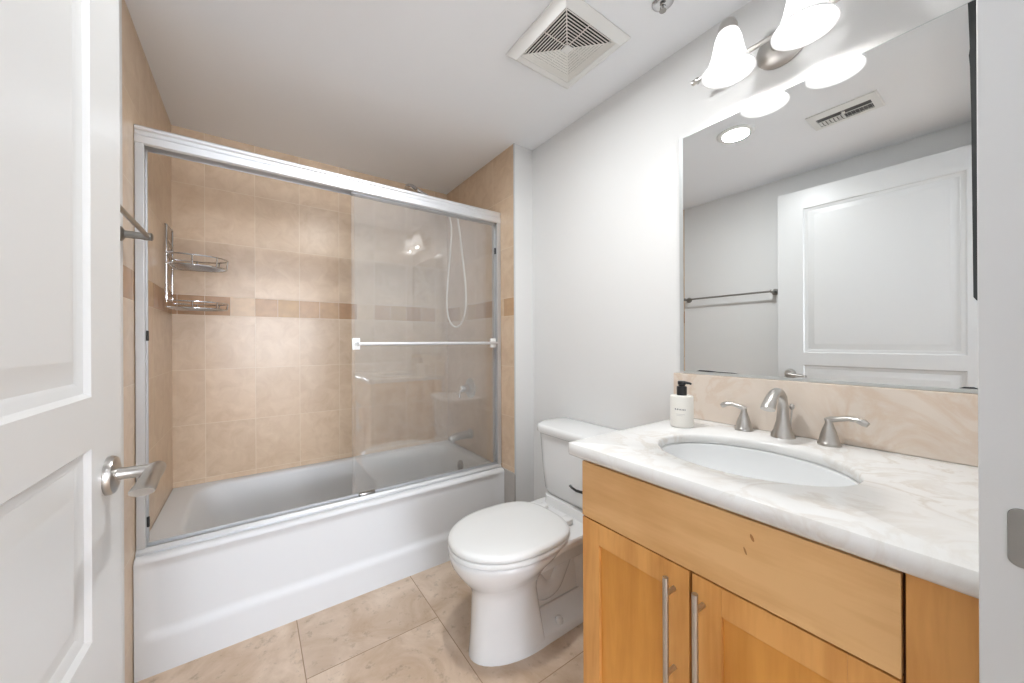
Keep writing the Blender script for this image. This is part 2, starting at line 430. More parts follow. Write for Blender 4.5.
# added glowing window in the unseen outer room, fill light through the doorway
wd = MB()
for a, b, c, d in ((WX0, WX0 + 0.05, WZ0, WZ1), (WX1 - 0.05, WX1, WZ0, WZ1), (WX0, WX1, WZ0, WZ0 + 0.05), (WX0, WX1, WZ1 - 0.05, WZ1), ((WX0 + WX1) / 2 - 0.025, (WX0 + WX1) / 2 + 0.025, WZ0, WZ1)):
    wd.box(a, b, -4.66, -4.59, c, d, 0.002)
win = struct(wd.build('fill_window_1', M['trim'], smooth=0))
MB().box(WX0 + 0.01, WX1 - 0.01, -4.64, -4.63, WZ0 + 0.01, WZ1 - 0.01).build('pane', M['window_fill'], win, smooth=0)

# ------------------------------------------------------------------ open door
def door_panels(mb, s0, s1, z0, z1, pans, n_front, sgn, P):
    """one face of a panelled door; P(s, n, z) -> point; pans = [(sa, sb, za, zb)]"""
    ss = sorted({s0, s1} | {a for p in pans for a in p[:2]}); zz = sorted({z0, z1} | {a for p in pans for a in p[2:]})
    for i in range(len(ss) - 1):
        for j in range(len(zz) - 1):
            a, b, c, d = ss[i], ss[i + 1], zz[j], zz[j + 1]
            if any(a >= p[0] - 1e-6 and b <= p[1] + 1e-6 and c >= p[2] - 1e-6 and d <= p[3] + 1e-6 for p in pans): continue
            mb.add([P(a, n_front, c), P(b, n_front, c), P(b, n_front, d), P(a, n_front, d)], [(0, 1, 2, 3)])
    for (a, b, c, d) in pans:
        rings = []
        for ins, dep in ((0, 0), (0.006, 0.0065), (0.016, 0.0085), (0.022, 0.011), (0.030, 0.0105), (0.052, 0.003), (0.056, 0.003)):
            q = n_front - sgn * dep
            rings.append([P(a + ins, q, c + ins), P(b - ins, q, c + ins), P(b - ins, q, d - ins), P(a + ins, q, d - ins)])
        mb.loft(rings, False, True)

D0 = Vector((-0.1905, 0.925, 0)); DA = 0.022
U_ = Vector((-sin(DA), -cos(DA), 0)); N_ = Vector((cos(DA), -sin(DA), 0))
def DP(s, n, z): return D0 + U_ * s + N_ * n + Vector((0, 0, z))
DW, DT, DH = 0.895, 0.038, 2.092
ORG_d = None
mb = MB()
PANS = [(0.133, DW - 0.118, 1.066, 1.975), (0.133, DW - 0.118, 0.705, 0.990), (0.133, DW - 0.118, 0.20, 0.625)]
door_panels(mb, 0, DW, 0.012, DH, PANS, 0.0, 1, DP)
door_panels(mb, 0, DW, 0.012, DH, PANS, -DT, -1, DP)
for (a, b, c, d) in ((0, 0, 0.012, DH), (DW, DW, 0.012, DH)):
    mb.add([DP(a, 0, c), DP(a, -DT, c), DP(a, -DT, d), DP(a, 0, d)], [(0, 1, 2, 3)])
for z in (0.012, DH):
    mb.add([DP(0, 0, z), DP(DW, 0, z), DP(DW, -DT, z), DP(0, -DT, z)], [(0, 1, 2, 3)])
door = struct(mb.build('door_1', M['door'], smooth=20))
tag(door, 'white panelled bathroom door standing open at the left with a nickel lever')
# lever handle
HS, HZ = 0.066, 0.930
hb = MB()
hb.lathe([(0.031, 0.0), (0.0315, 0.004), (0.029, 0.009), (0.022, 0.011), (0.017, 0.0115)], DP(HS, 0, HZ), N_, 32)
hb.lathe([(0.0105, 0.010), (0.0095, 0.02), (0.0095, 0.045), (0.011, 0.052)], DP(HS, 0, HZ), N_, 20)
hd = hb.build('door_handle', M['nickel'], door)
lv = MB()
path = [DP(HS - 0.014, 0.058, HZ + 0.002), DP(HS - 0.005, 0.058, HZ + 0.002), DP(HS + 0.008, 0.057, HZ), DP(HS + 0.024, 0.057, HZ - 0.002), DP(HS + 0.046, 0.057, HZ - 0.004), DP(HS + 0.066, 0.0575, HZ - 0.006), DP(HS + 0.090, 0.058, HZ - 0.008), DP(HS + 0.094, 0.058, HZ - 0.009)]
lv.tube(path, [0.006, 0.0100, 0.0105, 0.0090, 0.0075, 0.0070, 0.0070, 0.0066], 20, flat=((1, 0, 0), [1.1, 1.15, 1.25, 1.5, 1.8, 2.05, 2.2, 2.2]))
lv.build('lever', M['nickel'], hd)
lb = MB()
lb.add([DP(0, -0.008, 0.90), DP(0, -0.030, 0.90), DP(0, -0.030, 0.96), DP(0, -0.008, 0.96)], [(0, 1, 2, 3)])
for hz in (0.25, 1.05, 1.85):
    hg = MB(); c = DP(DW + 0.004, 0.006, hz - 0.045)
    hg.lathe([(0.006, 0), (0.006, 0.09)], c, 'Z', 12); hg.build('hinge', M['nickel'], door)

# ------------------------------------------------------------------ bathtub
RIM = 0.409
mb = MB()
x0, x1 = XL + 0.002, XT - 0.0065
cx, cy = (x0 + x1) / 2, (YT + YB) / 2
def open_ring(ins_l, ins_r, ins_f, ins_b, r, z):
    a, b, c, d = x0 + ins_l, x1 - ins_r, YT + ins_f, YB - 0.002 - ins_b
    return rrect((a + b) / 2, (c + d) / 2, (b - a) / 2, (d - c) / 2, r, z)
rings = [open_ring(0, 0, 0.018, 0, 0.004, RIM), open_ring(0.085, 0.055, 0.092, 0.040, 0.11, RIM + 0.0005),
         open_ring(0.097, 0.066, 0.103, 0.050, 0.11, RIM - 0.004), open_ring(0.107, 0.074, 0.110, 0.057, 0.11, RIM - 0.016),
         open_ring(0.15, 0.088, 0.118, 0.066, 0.115, RIM - 0.10), open_ring(0.22, 0.105, 0.130, 0.078, 0.12, RIM - 0.22),
         open_ring(0.27, 0.130, 0.150, 0.098, 0.12, RIM - 0.295), open_ring(0.32, 0.18, 0.190, 0.14, 0.10, RIM - 0.318), open_ring(0.45, 0.30, 0.26, 0.21, 0.06, RIM - 0.320)]
mb.loft(rings, False, True)
# apron: one sheet with a rounded top, a recessed panel and a foot band
NX, zs = 72, []
prof = []
for k in range(7):
    a = (pi / 2) * k / 6
    prof.append((0.018 * (1 - sin(a)), RIM - 0.018 * (1 - cos(a)) if False else RIM - 0.018 * (1 - sin(pi / 2 - a))))
prof = [(0.018 - 0.018 * sin((pi / 2) * k / 6), RIM - 0.018 + 0.018 * cos((pi / 2) * k / 6)) for k in range(7)]
zrows = [RIM - 0.022 - i * 0.0092 for i in range(42)]
zrows = [z for z in zrows if z > 0.004] + [0.0]
grid = []
for (dy, z) in prof:
    grid.append([(x0 + (x1 - x0) * i / NX, YT + dy, z) for i in range(NX + 1)])
for z in zrows:
    row = []
    for i in range(NX + 1):
        x = x0 + (x1 - x0) * i / NX
        ex = sst(0.012, 0.05, x - x0) * sst(0.012, 0.06, x1 - x)
        rnd = 0.045 * (1 - ex)
        dz = sst(0.115, 0.15 + rnd, z) * sst(0.012, 0.05, RIM - z)
        row.append((x, YT + 0.013 * ex * dz, z))
    grid.append(row)
n = NX + 1
mb.add([p for r in grid for p in r], [(i * n + j, i * n + j + 1, (i + 1) * n + j + 1, (i + 1) * n + j) for i in range(len(grid) - 1) for j in range(NX)])
# right and left end of the apron
for xx in (x0, x1):
    col = [(xx, r[0][1], r[0][2]) for r in grid]
    mb.add(col + [(xx, YT + 0.018, 0.0), (xx, YT + 0.018, RIM)], [tuple(range(len(col) + 2))])
tub = tag(mb.build('bathtub', M['tub'], smooth=40), 'white alcove bathtub with a recessed apron under the sliding glass doors', 'bathtub')
ov = MB()
on = Vector((-1, 0, 0.12)).normalized()
oc = Vector((x1 - 0.0835, 2.11, 0.338))
ov.lathe([(0.036, 0), (0.036, 0.006), (0.030, 0.011), (0.010, 0.013)], oc, on, 28)
ovo = ov.build('overflow_plate', M['nickel_dark'], tub)
MB().tube([oc + on * 0.012 + Vector((0, 0, 0.014)), oc + on * 0.02 + Vector((0, 0, 0.0)), oc + on * 0.016 + Vector((0, 0, -0.016))], 0.006, 8).build('trip_lever', M['chrome'], ovo)
MB().lathe([(0.03, 0), (0.03, 0.003), (0.02, 0.005)], (0.86, 2.11, RIM - 0.320), 'Z', 24).build('drain', M['nickel'], tub)

# ------------------------------------------------------------------ shower doors
fr = thing('shower_door_frame', 'bright aluminium frame of the sliding shower doors standing on the bathtub rim', 'shower door frame', (cx, 1.79, RIM))
FY0, FY1 = 1.765, 1.825
def extrude_x(mb, prof, xa, xb):
    return mb.loft([[Vector((x, y, z)) for (y, z) in prof] for x in (xa, xb)])
hp = [(FY0 + 0.006, 1.836), (FY0, 1.842), (FY0, 1.866), (FY0 + 0.005, 1.872), (FY0 + 0.005, 1.884), (FY0 + 0.001, 1.889), (FY0 + 0.001, 1.898), (FY0 + 0.008, 1.904), (FY0 + 0.028, 1.907), (FY1 - 0.006, 1.907), (FY1, 1.900), (FY1, 1.836), (FY1 - 0.004, 1.836), (FY1 - 0.004, 1.858), (FY0 + 0.006, 1.858)]
extrude_x(MB(), hp, XL + 0.0015, XT - 0.0015).build('header', M['alum'], fr, smooth=20)
bt = [(FY0 - 0.006, RIM + 0.0008), (FY0 - 0.006, RIM + 0.010), (FY0 + 0.004, RIM + 0.020), (FY0 + 0.010, RIM + 0.020), (FY0 + 0.010, RIM + 0.012), (FY0 + 0.034, RIM + 0.012), (FY0 + 0.034, RIM + 0.026), (FY0 + 0.038, RIM + 0.026), (FY0 + 0.040, RIM + 0.012), (FY1, RIM + 0.008), (FY1, RIM + 0.0008)]
extrude_x(MB(), bt, XL + 0.0015, XT - 0.0070).build('bottom_track', M['alum_dull'], fr, smooth=20)
for xa, xb, sd in ((XL + 0.0015, XL + 0.026, 1), (XT - 0.026, XT - 0.0015, -1)):
    sr = MB(); sr.box(xa, xb, FY0 + 0.001, FY0 + 0.013, RIM + 0.02, 1.84, 0.002); sr.box(xa, xb, FY1 - 0.013, FY1 - 0.001, RIM + 0.02, 1.84, 0.002)
    a = xa if sd > 0 else xb - 0.010
    sr.box(a, a + 0.010, FY0 + 0.010, FY1 - 0.010, RIM + 0.028, 1.84)
    s_ = sr.build('side_rail', M['alum_dull'], fr, smooth=20)
    bx = xb + 0.0005 if sd > 0 else xa - 0.0005
    for bz in ((1.171, 0.515) if sd > 0 else (1.676,)):
        MB().box(min(bx, bx + sd * 0.007), max(bx, bx + sd * 0.007), FY0 + 0.012, FY0 + 0.022, bz - 0.018, bz + 0.018, 0.002).build('bumper', M['rubber'], s_)
gd = MB(); gd.box(0.405, 0.475, FY0 + 0.012, FY0 + 0.031, RIM + 0.013, RIM + 0.030, 0.003)
g_ = gd.build('door_guide', M['nickel_dark'], fr); g_['label'] = 'small dark door guide'

def shower_panel(name, label, xa, xb, y, bar):
    t = thing(name, label, 'shower door', ((xa + xb) / 2, y, RIM + 0.03))
    MB().box(xa, xb, y - 0.003, y + 0.003, RIM + 0.034, 1.852).build('glass_pane', M['glass'], t, smooth=0)
    hg = MB(); hg.box(xa, xb, y - 0.0055, y + 0.0055, 1.832, 1.857, 0.001); hg.build('hanger_rail', M['alum_dull'], t, smooth=0)
    if bar:
        zb = 1.137; b = MB()
        b.tube([(xa + 0.022, y - 0.045, zb), (xb - 0.012, y - 0.045, zb)], 0.0085, 14)
        b.build('towel_bar', M['alum'], t)
        for xx in (xa + 0.017, xb - 0.021):
            k = MB(); k.box(xx - 0.017, xx + 0.017, y - 0.0145, y - 0.0035, zb - 0.027, zb + 0.027, 0.002)
            br_ = k.build('bracket', M['clear'], t)
            k2 = MB(); k2.tube([(xx, y - 0.014, zb), (xx, y - 0.050, zb)], 0.009, 12); k2.build('post', M['chrome'], br_)
    else:
        MB().box(xa, xa + 0.012, y - 0.005, y + 0.005, RIM + 0.036, 1.835, 0.001).build('edge_strip', M['alum_dull'], t, smooth=0) if False else None
    return t
shower_panel('shower_door_panel', 'outer clear glass shower door with a horizontal aluminium towel bar, slid right', 0.374, XT - 0.029, FY0 + 0.0225, True)
shower_panel('shower_door_panel', 'inner clear glass shower door directly behind the one with the towel bar', 0.392, XT - 0.027, FY1 - 0.019, False)

# ------------------------------------------------------------------ tub and shower fittings on the end wall
VY = 2.135
v_ = thing('shower_valve', 'round nickel shower valve with lever on the tiled end wall above the tub spout', 'shower valve', (XT, VY, 0.835))
MB().lathe([(0.066, 0.0005), (0.066, 0.006), (0.056, 0.012), (0.034, 0.016)], (XT, VY, 0.835), '-X', 36).build('trim_plate', M['nickel'], v_)
k = MB(); k.lathe([(0.026, 0.012), (0.025, 0.045), (0.021, 0.07), (0.016, 0.078)], (XT, VY, 0.835), '-X', 24)
kn = k.build('valve_stem', M['chrome'], v_)
MB().tube([(XT - 0.056, VY, 0.835), (XT - 0.070, VY, 0.828), (XT - 0.085, VY - 0.004, 0.800), (XT - 0.088, VY - 0.006, 0.778)], [0.012, 0.010, 0.008, 0.008], 12).build('lever', M['chrome'], v_)
t_ = thing('tub_spout', 'curved nickel tub spout low on the tiled end wall', 'tub spout', (XT, VY, 0.53))
s = MB()
s.lathe([(0.034, 0.0005), (0.034, 0.008), (0.027, 0.014)], (XT, VY, 0.53), '-X', 28)
s.build('flange', M['nickel'], t_)
s = MB(); pth = bez((XT - 0.004, VY, 0.525), (XT - 0.07, VY, 0.530), (XT - 0.125, VY, 0.528), (XT - 0.150, VY, 0.505), 14)
s.tube(pth, [0.0265 - 0.0025 * i / 14 for i in range(15)], 20); s.build('spout', M['nickel'], t_)
sh = thing('hand_shower', 'chrome shower arm and hand shower with a hanging looped pale hose on the end wall', 'hand shower', (XT, VY, 2.03))
s = MB(); s.lathe([(0.028, 0.0005), (0.027, 0.006), (0.012, 0.012)], (XT, VY, 2.03), '-X', 24); s.build('flange', M['chrome'], sh)
s = MB(); s.tube(bez((XT - 0.005, VY, 2.03), (XT - 0.06, VY, 2.045), (XT - 0.09, VY, 2.05), (XT - 0.14, VY, 2.02), 10), 0.0095, 12)
s.build('shower_arm', M['chrome'], sh)
s = MB(); s.lathe([(0.014, -0.02), (0.018, 0.0), (0.018, 0.018), (0.013, 0.03)], (XT - 0.145, VY, 2.015), (-0.8, 0, -0.35), 16); s.build('bracket', M['chrome'], sh)
s = MB(); s.tube(bez((XT - 0.14, VY, 1.995), (XT - 0.21, VY, 2.02), (XT - 0.30, VY, 2.05), (XT - 0.385, VY, 2.078), 12), [0.010] * 8 + [0.011, 0.012, 0.014, 0.016, 0.018], 14); s.build('handle', M['chrome'], sh)
s = MB(); s.lathe([(0.018, 0.012), (0.036, 0.0), (0.040, -0.018), (0.034, -0.023), (0.0, -0.024)], (XT - 0.40, VY, 2.082), (0.35, 0, 1), 28, cap1=False); s.build('shower_head', M['chrome'], sh)
HX = 1.10
pts = [Vector((HX - 0.035, 2.24, 2.005)), Vector((HX - 0.015, 2.225, 1.985)), Vector((HX, 2.225, 1.90)), Vector((HX, 2.245, 1.75)), Vector((HX, 2.285, 1.55)), Vector((HX, 2.30, 1.42)), Vector((HX, 2.28, 1.32)), Vector((HX, 2.225, 1.262)), Vector((HX, 2.15, 1.243)), Vector((HX, 2.075, 1.275)), Vector((HX, 2.03, 1.36)), Vector((HX, 2.03, 1.50)), Vector((HX, 2.07, 1.70)), Vector((HX, 2.105, 1.85)), Vector((HX, 2.13, 1.94)), Vector((HX - 0.005, 2.135, 1.985))]
def catmull(P, per=6):
    o = []
    for i in range(len(P) - 1):
        a, b, c, d = P[max(i - 1, 0)], P[i], P[i + 1], P[min(i + 2, len(P) - 1)]
        for k in range(per):
            t = k / per
            o.append(0.5 * (2 * b + (c - a) * t + (2 * a - 5 * b + 4 * c - d) * t * t + (3 * b - a - 3 * c + d) * t ** 3))
    o.append(P[-1]); return o
s = MB(); s.tube(catmull(pts), 0.0058, 10); s.build('hose', M['hose'], sh)

# ------------------------------------------------------------------ corner caddy
ca = thing('shower_caddy', 'chrome wire shower caddy with two oval baskets on the left tiled wall above the bathtub', 'shower caddy', (XL, YB, 1.32))
CR = 0.0033
cax = XL + 0.014
UYA, UYB, CYM, CHW, CTIP = 2.247, 2.398, 2.322, 0.098, -0.100
for uy, za, zb in ((UYA, 1.333, 1.688), (UYB, 1.350, 1.700)):
    s = MB(); s.tube([(cax, uy, za), (cax, uy, zb - 0.006), (cax - 0.003, uy, zb)], 0.0042, 10); s.build('upright', M['chrome'], ca)
for za, zb in ((1.683, 1.690), (1.622, 1.600), (1.585, 1.580), (1.545, 1.520), (1.395, 1.372), (1.350, 1.372)):
    s = MB(); s.tube([(cax + 0.003, UYA, za), (cax + 0.003, UYB, zb)], 0.0028, 8); s.build('cross_wire', M['chrome'], ca)
def basket(zt, zb):
    bm = MB()
    def ring(z, g=0.0, n=24):
        xs = cax + 0.09; P = [Vector((cax + 0.004, CYM - CHW + g, z))]
        for k in range(n + 1):
            a = -pi / 2 + pi * k / n
            P.append(Vector((xs + (CTIP - g - xs) * cos(a), CYM + (CHW - g) * sin(a), z)))
        P.append(Vector((cax + 0.004, CYM + CHW - g, z))); return P
    bm.tube(ring(zt), CR, 8, closed=True); bm.tube(ring(zb, 0.004), CR, 8, closed=True)
    a, b = ring(zt), ring(zb, 0.004)
    for k in (1, 7, 13, 19, 25): bm.tube([a[k], b[k]], CR, 8)
    o = bm.build('basket', M['chrome'], ca)
    g = MB(); xs = cax + 0.09
    for k in range(1, 10):
        yy = CYM - CHW + 2 * CHW * k / 10; t = (yy - CYM) / (CHW - 0.004)
        g.tube([(cax + 0.004, yy, zb), (xs + (CTIP - 0.004 - xs) * math.sqrt(max(0, 1 - t * t)), yy, zb)], 0.0018, 6)
    g.build('shelf_wires', M['chrome'], o)
basket(1.556, 1.510); basket(1.339, 1.309)

# ------------------------------------------------------------------ towel bar on the left wall
tb = thing('towel_bar', 'nickel towel bar fixed to the left wall beyond the open door', 'towel bar', (XL, 1.29, 1.478))
TZ, TX = 1.481, XL + 0.064
MB().tube([(TX, 0.972, TZ), (TX, 1.606, TZ)], 0.0065, 12).build('bar', M['nickel_dark'], tb)
for yy in (0.985, 1.595):
    s = MB(); s.lathe([(0.022, 0.0008), (0.022, 0.006), (0.017, 0.010), (0.0115, 0.013), (0.0105, 0.05), (0.012, 0.056), (0.012, 0.073), (0.007, 0.076)], (XL, yy, TZ), 'X', 24)
    s.build('bracket', M['nickel_dark'], tb)

# ------------------------------------------------------------------ toilet
TY = 1.151
toi = thing('toilet', 'white two-piece toilet with closed lid between the bathtub and the vanity', 'toilet', (0.98, TY, 0))
def egg(xf, xb, hw, z, n=40, e=2.0, xw=None, eb=None):
    """horizontal outline: rounded nose at xf, squarer tail at xb; xw = where it is widest"""
    xw = xf + (xb - xf) * 0.55 if xw is None else xw
    P = []
    for k in range(n):
        a = 2 * pi * k / n; c, s_ = cos(a), sin(a)
        if c < 0:
            x = xw - (xw - xf) * abs(c) ** (2 / e); y = hw * (abs(s_) ** (2 / e)) * (1 if s_ >= 0 else -1)
        else:
            ee = eb or e
            x = xw + (xb - xw) * abs(c) ** (2 / ee); y = hw * (abs(s_) ** (2 / ee)) * (1 if s_ >= 0 else -1)
        P.append(Vector((x, TY + y, z)))
    return P
mb = MB()
# front column rising into the bowl
mb.loft([egg(0.638, 0.902, 0.118, 0.0, eb=7, xw=0.87), egg(0.639, 0.902, 0.117, 0.012, eb=7, xw=0.87), egg(0.646, 0.896, 0.108, 0.08, eb=7, xw=0.85),
         egg(0.652, 0.890, 0.100, 0.16, e=2.1, eb=6, xw=0.82), egg(0.655, 0.888, 0.097, 0.215, e=2.1, eb=5, xw=0.80), egg(0.648, 0.893, 0.101, 0.245, e=2.1, eb=4.5, xw=0.80),
         egg(0.628, 0.915, 0.117, 0.270, e=2.1, eb=3.4, xw=0.79), egg(0.600, 0.98, 0.146, 0.305, xw=0.78), egg(0.578, 1.03, 0.172, 0.340, xw=0.79), egg(0.569, 1.05, 0.186, 0.368, xw=0.80), egg(0.569, 1.05, 0.187, 0.380, xw=0.80), egg(0.576, 1.045, 0.181, 0.386, xw=0.80)], True, True)
# deck carrying the tank
def rr(xa, xb, hw, z, r): return rrect((xa + xb) / 2, TY, (xb - xa) / 2, hw, r, z)
mb.loft([rr(0.86, 1.24, 0.085, 0.255, 0.05), rr(0.87, 1.27, 0.115, 0.305, 0.05), rr(0.90, 1.290, 0.150, 0.345, 0.05), rr(0.93, 1.300, 0.172, 0.375, 0.04), rr(0.95, 1.300, 0.176, 0.392, 0.035), rr(0.955, 1.296, 0.172, 0.398, 0.03)], True, True)
mb.loft([rr(1.10, 1.298, 0.150, 0.39, 0.04), rr(1.115, 1.298, 0.158, 0.430, 0.04)], True, True)
# trapway: narrow web, swelling tube and foot flange
mb.loft([rr(0.80, 1.235, 0.040, 0.0, 0.03), rr(0.80, 1.235, 0.036, 0.10, 0.03), rr(0.80, 1.225, 0.036, 0.22, 0.03), rr(0.80, 1.23, 0.070, 0.31, 0.05)], True, True)
mb.tube(catmull([Vector((0.86, TY, 0.235)), Vector((0.90, TY, 0.20)), Vector((0.95, TY, 0.145)), Vector((1.01, TY, 0.145)), Vector((1.05, TY, 0.20)), Vector((1.09, TY, 0.255)), Vector((1.15, TY, 0.235)), Vector((1.175, TY, 0.15)), Vector((1.18, TY, 0.03))], 5), [0.045] * 5 + [0.054] * 36, 20)
mb.loft([rr(0.80, 1.245, 0.117, 0.0, 0.05), rr(0.80, 1.245, 0.116, 0.022, 0.05), rr(0.80, 1.242, 0.108, 0.034, 0.05), rr(0.80, 1.235, 0.070, 0.050, 0.04), rr(0.80, 1.23, 0.045, 0.085, 0.04)], True, True)
mb.build('bowl', M['porc'], toi, smooth=50)
for sgn in (-1, 1):
    s = MB(); s.lathe([(0.0165, 0.0), (0.0155, 0.014), (0.011, 0.022), (0.0, 0.025)], (0.985, TY + sgn * 0.092, 0.034), 'Z', 18, cap1=False); s.build('bolt_cap', M['porc'], toi)
def seat_shape(z, g=0.0, n=48):
    return egg(0.567 + g, 1.035 - g, 0.191 - g, z, n, e=2.05, xw=0.81, eb=2.9)
s = MB(); s.loft([seat_shape(0.3875, 0.006), seat_shape(0.389, 0.001), seat_shape(0.402, 0.0), seat_shape(0.406, 0.004)]); s.build('seat', M['seat'], toi, smooth=50)
s = MB(); s.loft([seat_shape(0.408, 0.006), seat_shape(0.410, 0.001), seat_shape(0.420, 0.0), seat_shape(0.428, 0.006), seat_shape(0.431, 0.020), seat_shape(0.4335, 0.08)]); sl = s.build('seat_lid', M['seat'], toi, smooth=50)
for sgn in (-1, 1):
    s = MB(); s.box(1.022, 1.062, TY + sgn * 0.075 - 0.022, TY + sgn * 0.075 + 0.022, 0.399, 0.424, 0.006); s.build('hinge', M['seat'], sl)
def tank_ring(xf, hw, z, xb=1.318, r=0.085):
    """bowed front with generously rounded corners"""
    P = []
    for (cx_, cy_, a0, rr_) in ((xb - 0.02, TY + hw - 0.02, 0, 0.02), (xf + r, TY + hw - r, pi / 2, r), (xf + r, TY - hw + r, pi, r), (xb - 0.02, TY - hw + 0.02, 3 * pi / 2, 0.02)):
        for k in range(9):
            a = a0 + (pi / 2) * k / 8; P.append(Vector((cx_ + rr_ * cos(a), cy_ + rr_ * sin(a), z)))
    for p in P:
        t = (p.y - TY) / hw; w_ = (xb - p.x) / (xb - xf)
        p.x += 0.018 * t * t * w_
    return P
s = MB(); s.loft([tank_ring(1.132, 0.203, 0.431), tank_ring(1.120, 0.212, 0.45), tank_ring(1.113, 0.221, 0.55), tank_ring(1.105, 0.229, 0.712)]); s.build('tank', M['porc'], toi, smooth=50)
s = MB(); s.loft([tank_ring(1.099, 0.231, 0.713, 1.322), tank_ring(1.093, 0.237, 0.718, 1.3225), tank_ring(1.092, 0.238, 0.741, 1.3225), tank_ring(1.097, 0.233, 0.749, 1.3215), tank_ring(1.110, 0.22, 0.752, 1.3195)]); s.build('tank_lid', M['porc'], toi, smooth=50)
s = MB(); s.lathe([(0.011, 0), (0.011, 0.012), (0.006, 0.016)], (1.126, TY - 0.128, 0.528), '-X', 16)
s.tube([(1.112, TY - 0.128, 0.528), (1.100, TY - 0.113, 0.525), (1.094, TY - 0.083, 0.524), (1.092, TY - 0.058, 0.530), (1.092, TY - 0.047, 0.536)], [0.006, 0.006, 0.0055, 0.005, 0.0055], 10)
s.build('flush_lever', M['lever_dark'], toi)['label'] = 'dark metal flush lever'

# ------------------------------------------------------------------ vanity cabinet
FX = 0.740
KNOTS = [(0.283, 0.786, 0.0028, 0.0062), (0.2945, 0.757, 0.0018, 0.0065)]
CT = 0.8625
VY0, VY1 = 0.0278, 0.700
va = thing('vanity_cabinet', 'honey maple vanity cabinet with two shaker doors under the white marble countertop', 'cabinet', (1.03, 0.36, 0))
c = MB()
zt_ = CT - 0.037
c.box(FX + 0.020, XR - 0.002, VY0, VY0 + 0.018, 0.10, zt_); c.box(FX + 0.020, XR - 0.002, VY1 - 0.018, VY1, 0.10, zt_)
c.box(FX + 0.020, XR - 0.002, VY0 + 0.018, VY1 - 0.018, 0.10, 0.118); c.box(XR - 0.010, XR - 0.002, VY0 + 0.018, VY1 - 0.018, 0.118, zt_)
c.box(FX + 0.020, FX + 0.030, VY0 + 0.018, VY1 - 0.018, 0.118, zt_)
c.cur = 1; c.box(FX + 0.075, XR - 0.02, VY0, VY1 - 0.01, 0.0, 0.10)
c.cur = 2; c.box(FX + 0.0185, FX + 0.0205, 0.092, VY1 - 0.004, 0.104, CT - 0.040)  # darker sheet behind the fronts; shading of the gaps put into its colour
c.build('carcass', [M['wood_v'], M['kick'], M['gap']], va, smooth=0)
c = MB(); c.box(FX + 0.004, FX + 0.0205, VY0, 0.0938, 0.10, CT - 0.038, 0.001); c.build('filler_stile', M['wood_v'], va, smooth=0)
c = MB(); c.box(FX - 0.001, FX + 0.018, 0.0975, VY1 - 0.001, 0.6685, 0.817, 0.0012); ff_ = c.build('false_front', M['wood_h'], va, smooth=0)
kn_ = MB()
for ky, kz, kw, kh in KNOTS:
    kn_.loft([[Vector((FX - d, ky + kw * cos(2 * pi * q / 14) + kh * 0.35 * sin(2 * pi * q / 14), kz + kh * sin(2 * pi * q / 14))) for q in range(14)] for d in (0.0009, 0.0012)])
kn_.build('knot_mark', M['knot'], ff_, smooth=0)['label'] = 'small dark knot marks'
def shaker(ya, yb, za, zb, hy):
    st, dep = 0.057, 0.009
    c = MB()
    x0_, x1_ = FX, FX + 0.018
    c.cur = 0
    c.box(x0_, x1_, ya, ya + st, za, zb, 0.0008); c.box(x0_, x1_, yb - st, yb, za, zb, 0.0008)
    c.box(x0_ + 0.0002, x1_, ya + st, yb - st, za, za + st, 0.0008); c.box(x0_ + 0.0002, x1_, ya + st, yb - st, zb - st, zb, 0.0008)
    d = c.build('door', M['wood_v'], va, smooth=0)
    MB().box(x0_ + dep, x1_, ya + st, yb - st, za + st, zb - st).build('panel', M['wood_panel'], d, smooth=0)
    hb = MB(); hx = FX - 0.033; top, bot = 0.6475, 0.4065
    hb.tube([(hx, hy, bot), (hx, hy, top)], 0.006, 14)
    for z in (0.612, 0.442): hb.tube([(FX - 0.0005, hy, z), (hx, hy, z)], 0.005, 10)
    hb.build('handle', M['nickel'], d)['label'] = 'long brushed nickel bar handle'
shaker(0.4015, VY1 - 0.001, 0.105, 0.6645, 0.4335)
shaker(0.0975, 0.3945, 0.105, 0.6645, 0.3715)

# ------------------------------------------------------------------ countertop with sink cut-out
SX, SY, SA, SB = 0.996, 0.396, 0.167, 0.211
NS = 72
def oval(a, b, z, n=NS): return [Vector((SX + a * cos(2 * pi * k / n), SY + b * sin(2 * pi * k / n), z)) for k in range(n)]
CX0, CX1, CY0, CY1 = 0.7165, XR - 0.0015, VY0, 0.742
def edge_pt(k, ins, z):
    """point of the slab outline in the direction of oval vertex k, rounded free corner"""
    a = 2 * pi * k / NS; d = Vector((SA * cos(a), SB * sin(a), 0))
    x0_, x1_, y0_, y1_ = CX0 + ins, CX1, CY0, CY1 - ins
    t = 1e9
    if d.x > 1e-9: t = min(t, (x1_ - SX) / d.x)
    if d.x < -1e-9: t = min(t, (x0_ - SX) / d.x)
    if d.y > 1e-9: t = min(t, (y1_ - SY) / d.y)
    if d.y < -1e-9: t = min(t, (y0_ - SY) / d.y)
    return Vector((SX + d.x * t, SY + d.y * t, z))
def outline(ins, z):
    """dense outline of the slab with its free front-left corner rounded; NS*? points matched by angle"""
    r = 0.022
    base = []
    x0_, x1_, y0_, y1_ = CX0 + ins, CX1, CY0, CY1 - ins
    poly = [(x1_, y0_), (x1_, y1_)]
    for k in range(9):
        a = pi / 2 + (pi / 2) * k / 8
        poly.append((x0_ + r + r * cos(a), y1_ - r + r * sin(a)))
    poly.append((x0_, y0_))
    return [Vector((p[0], p[1], z)) for p in poly]
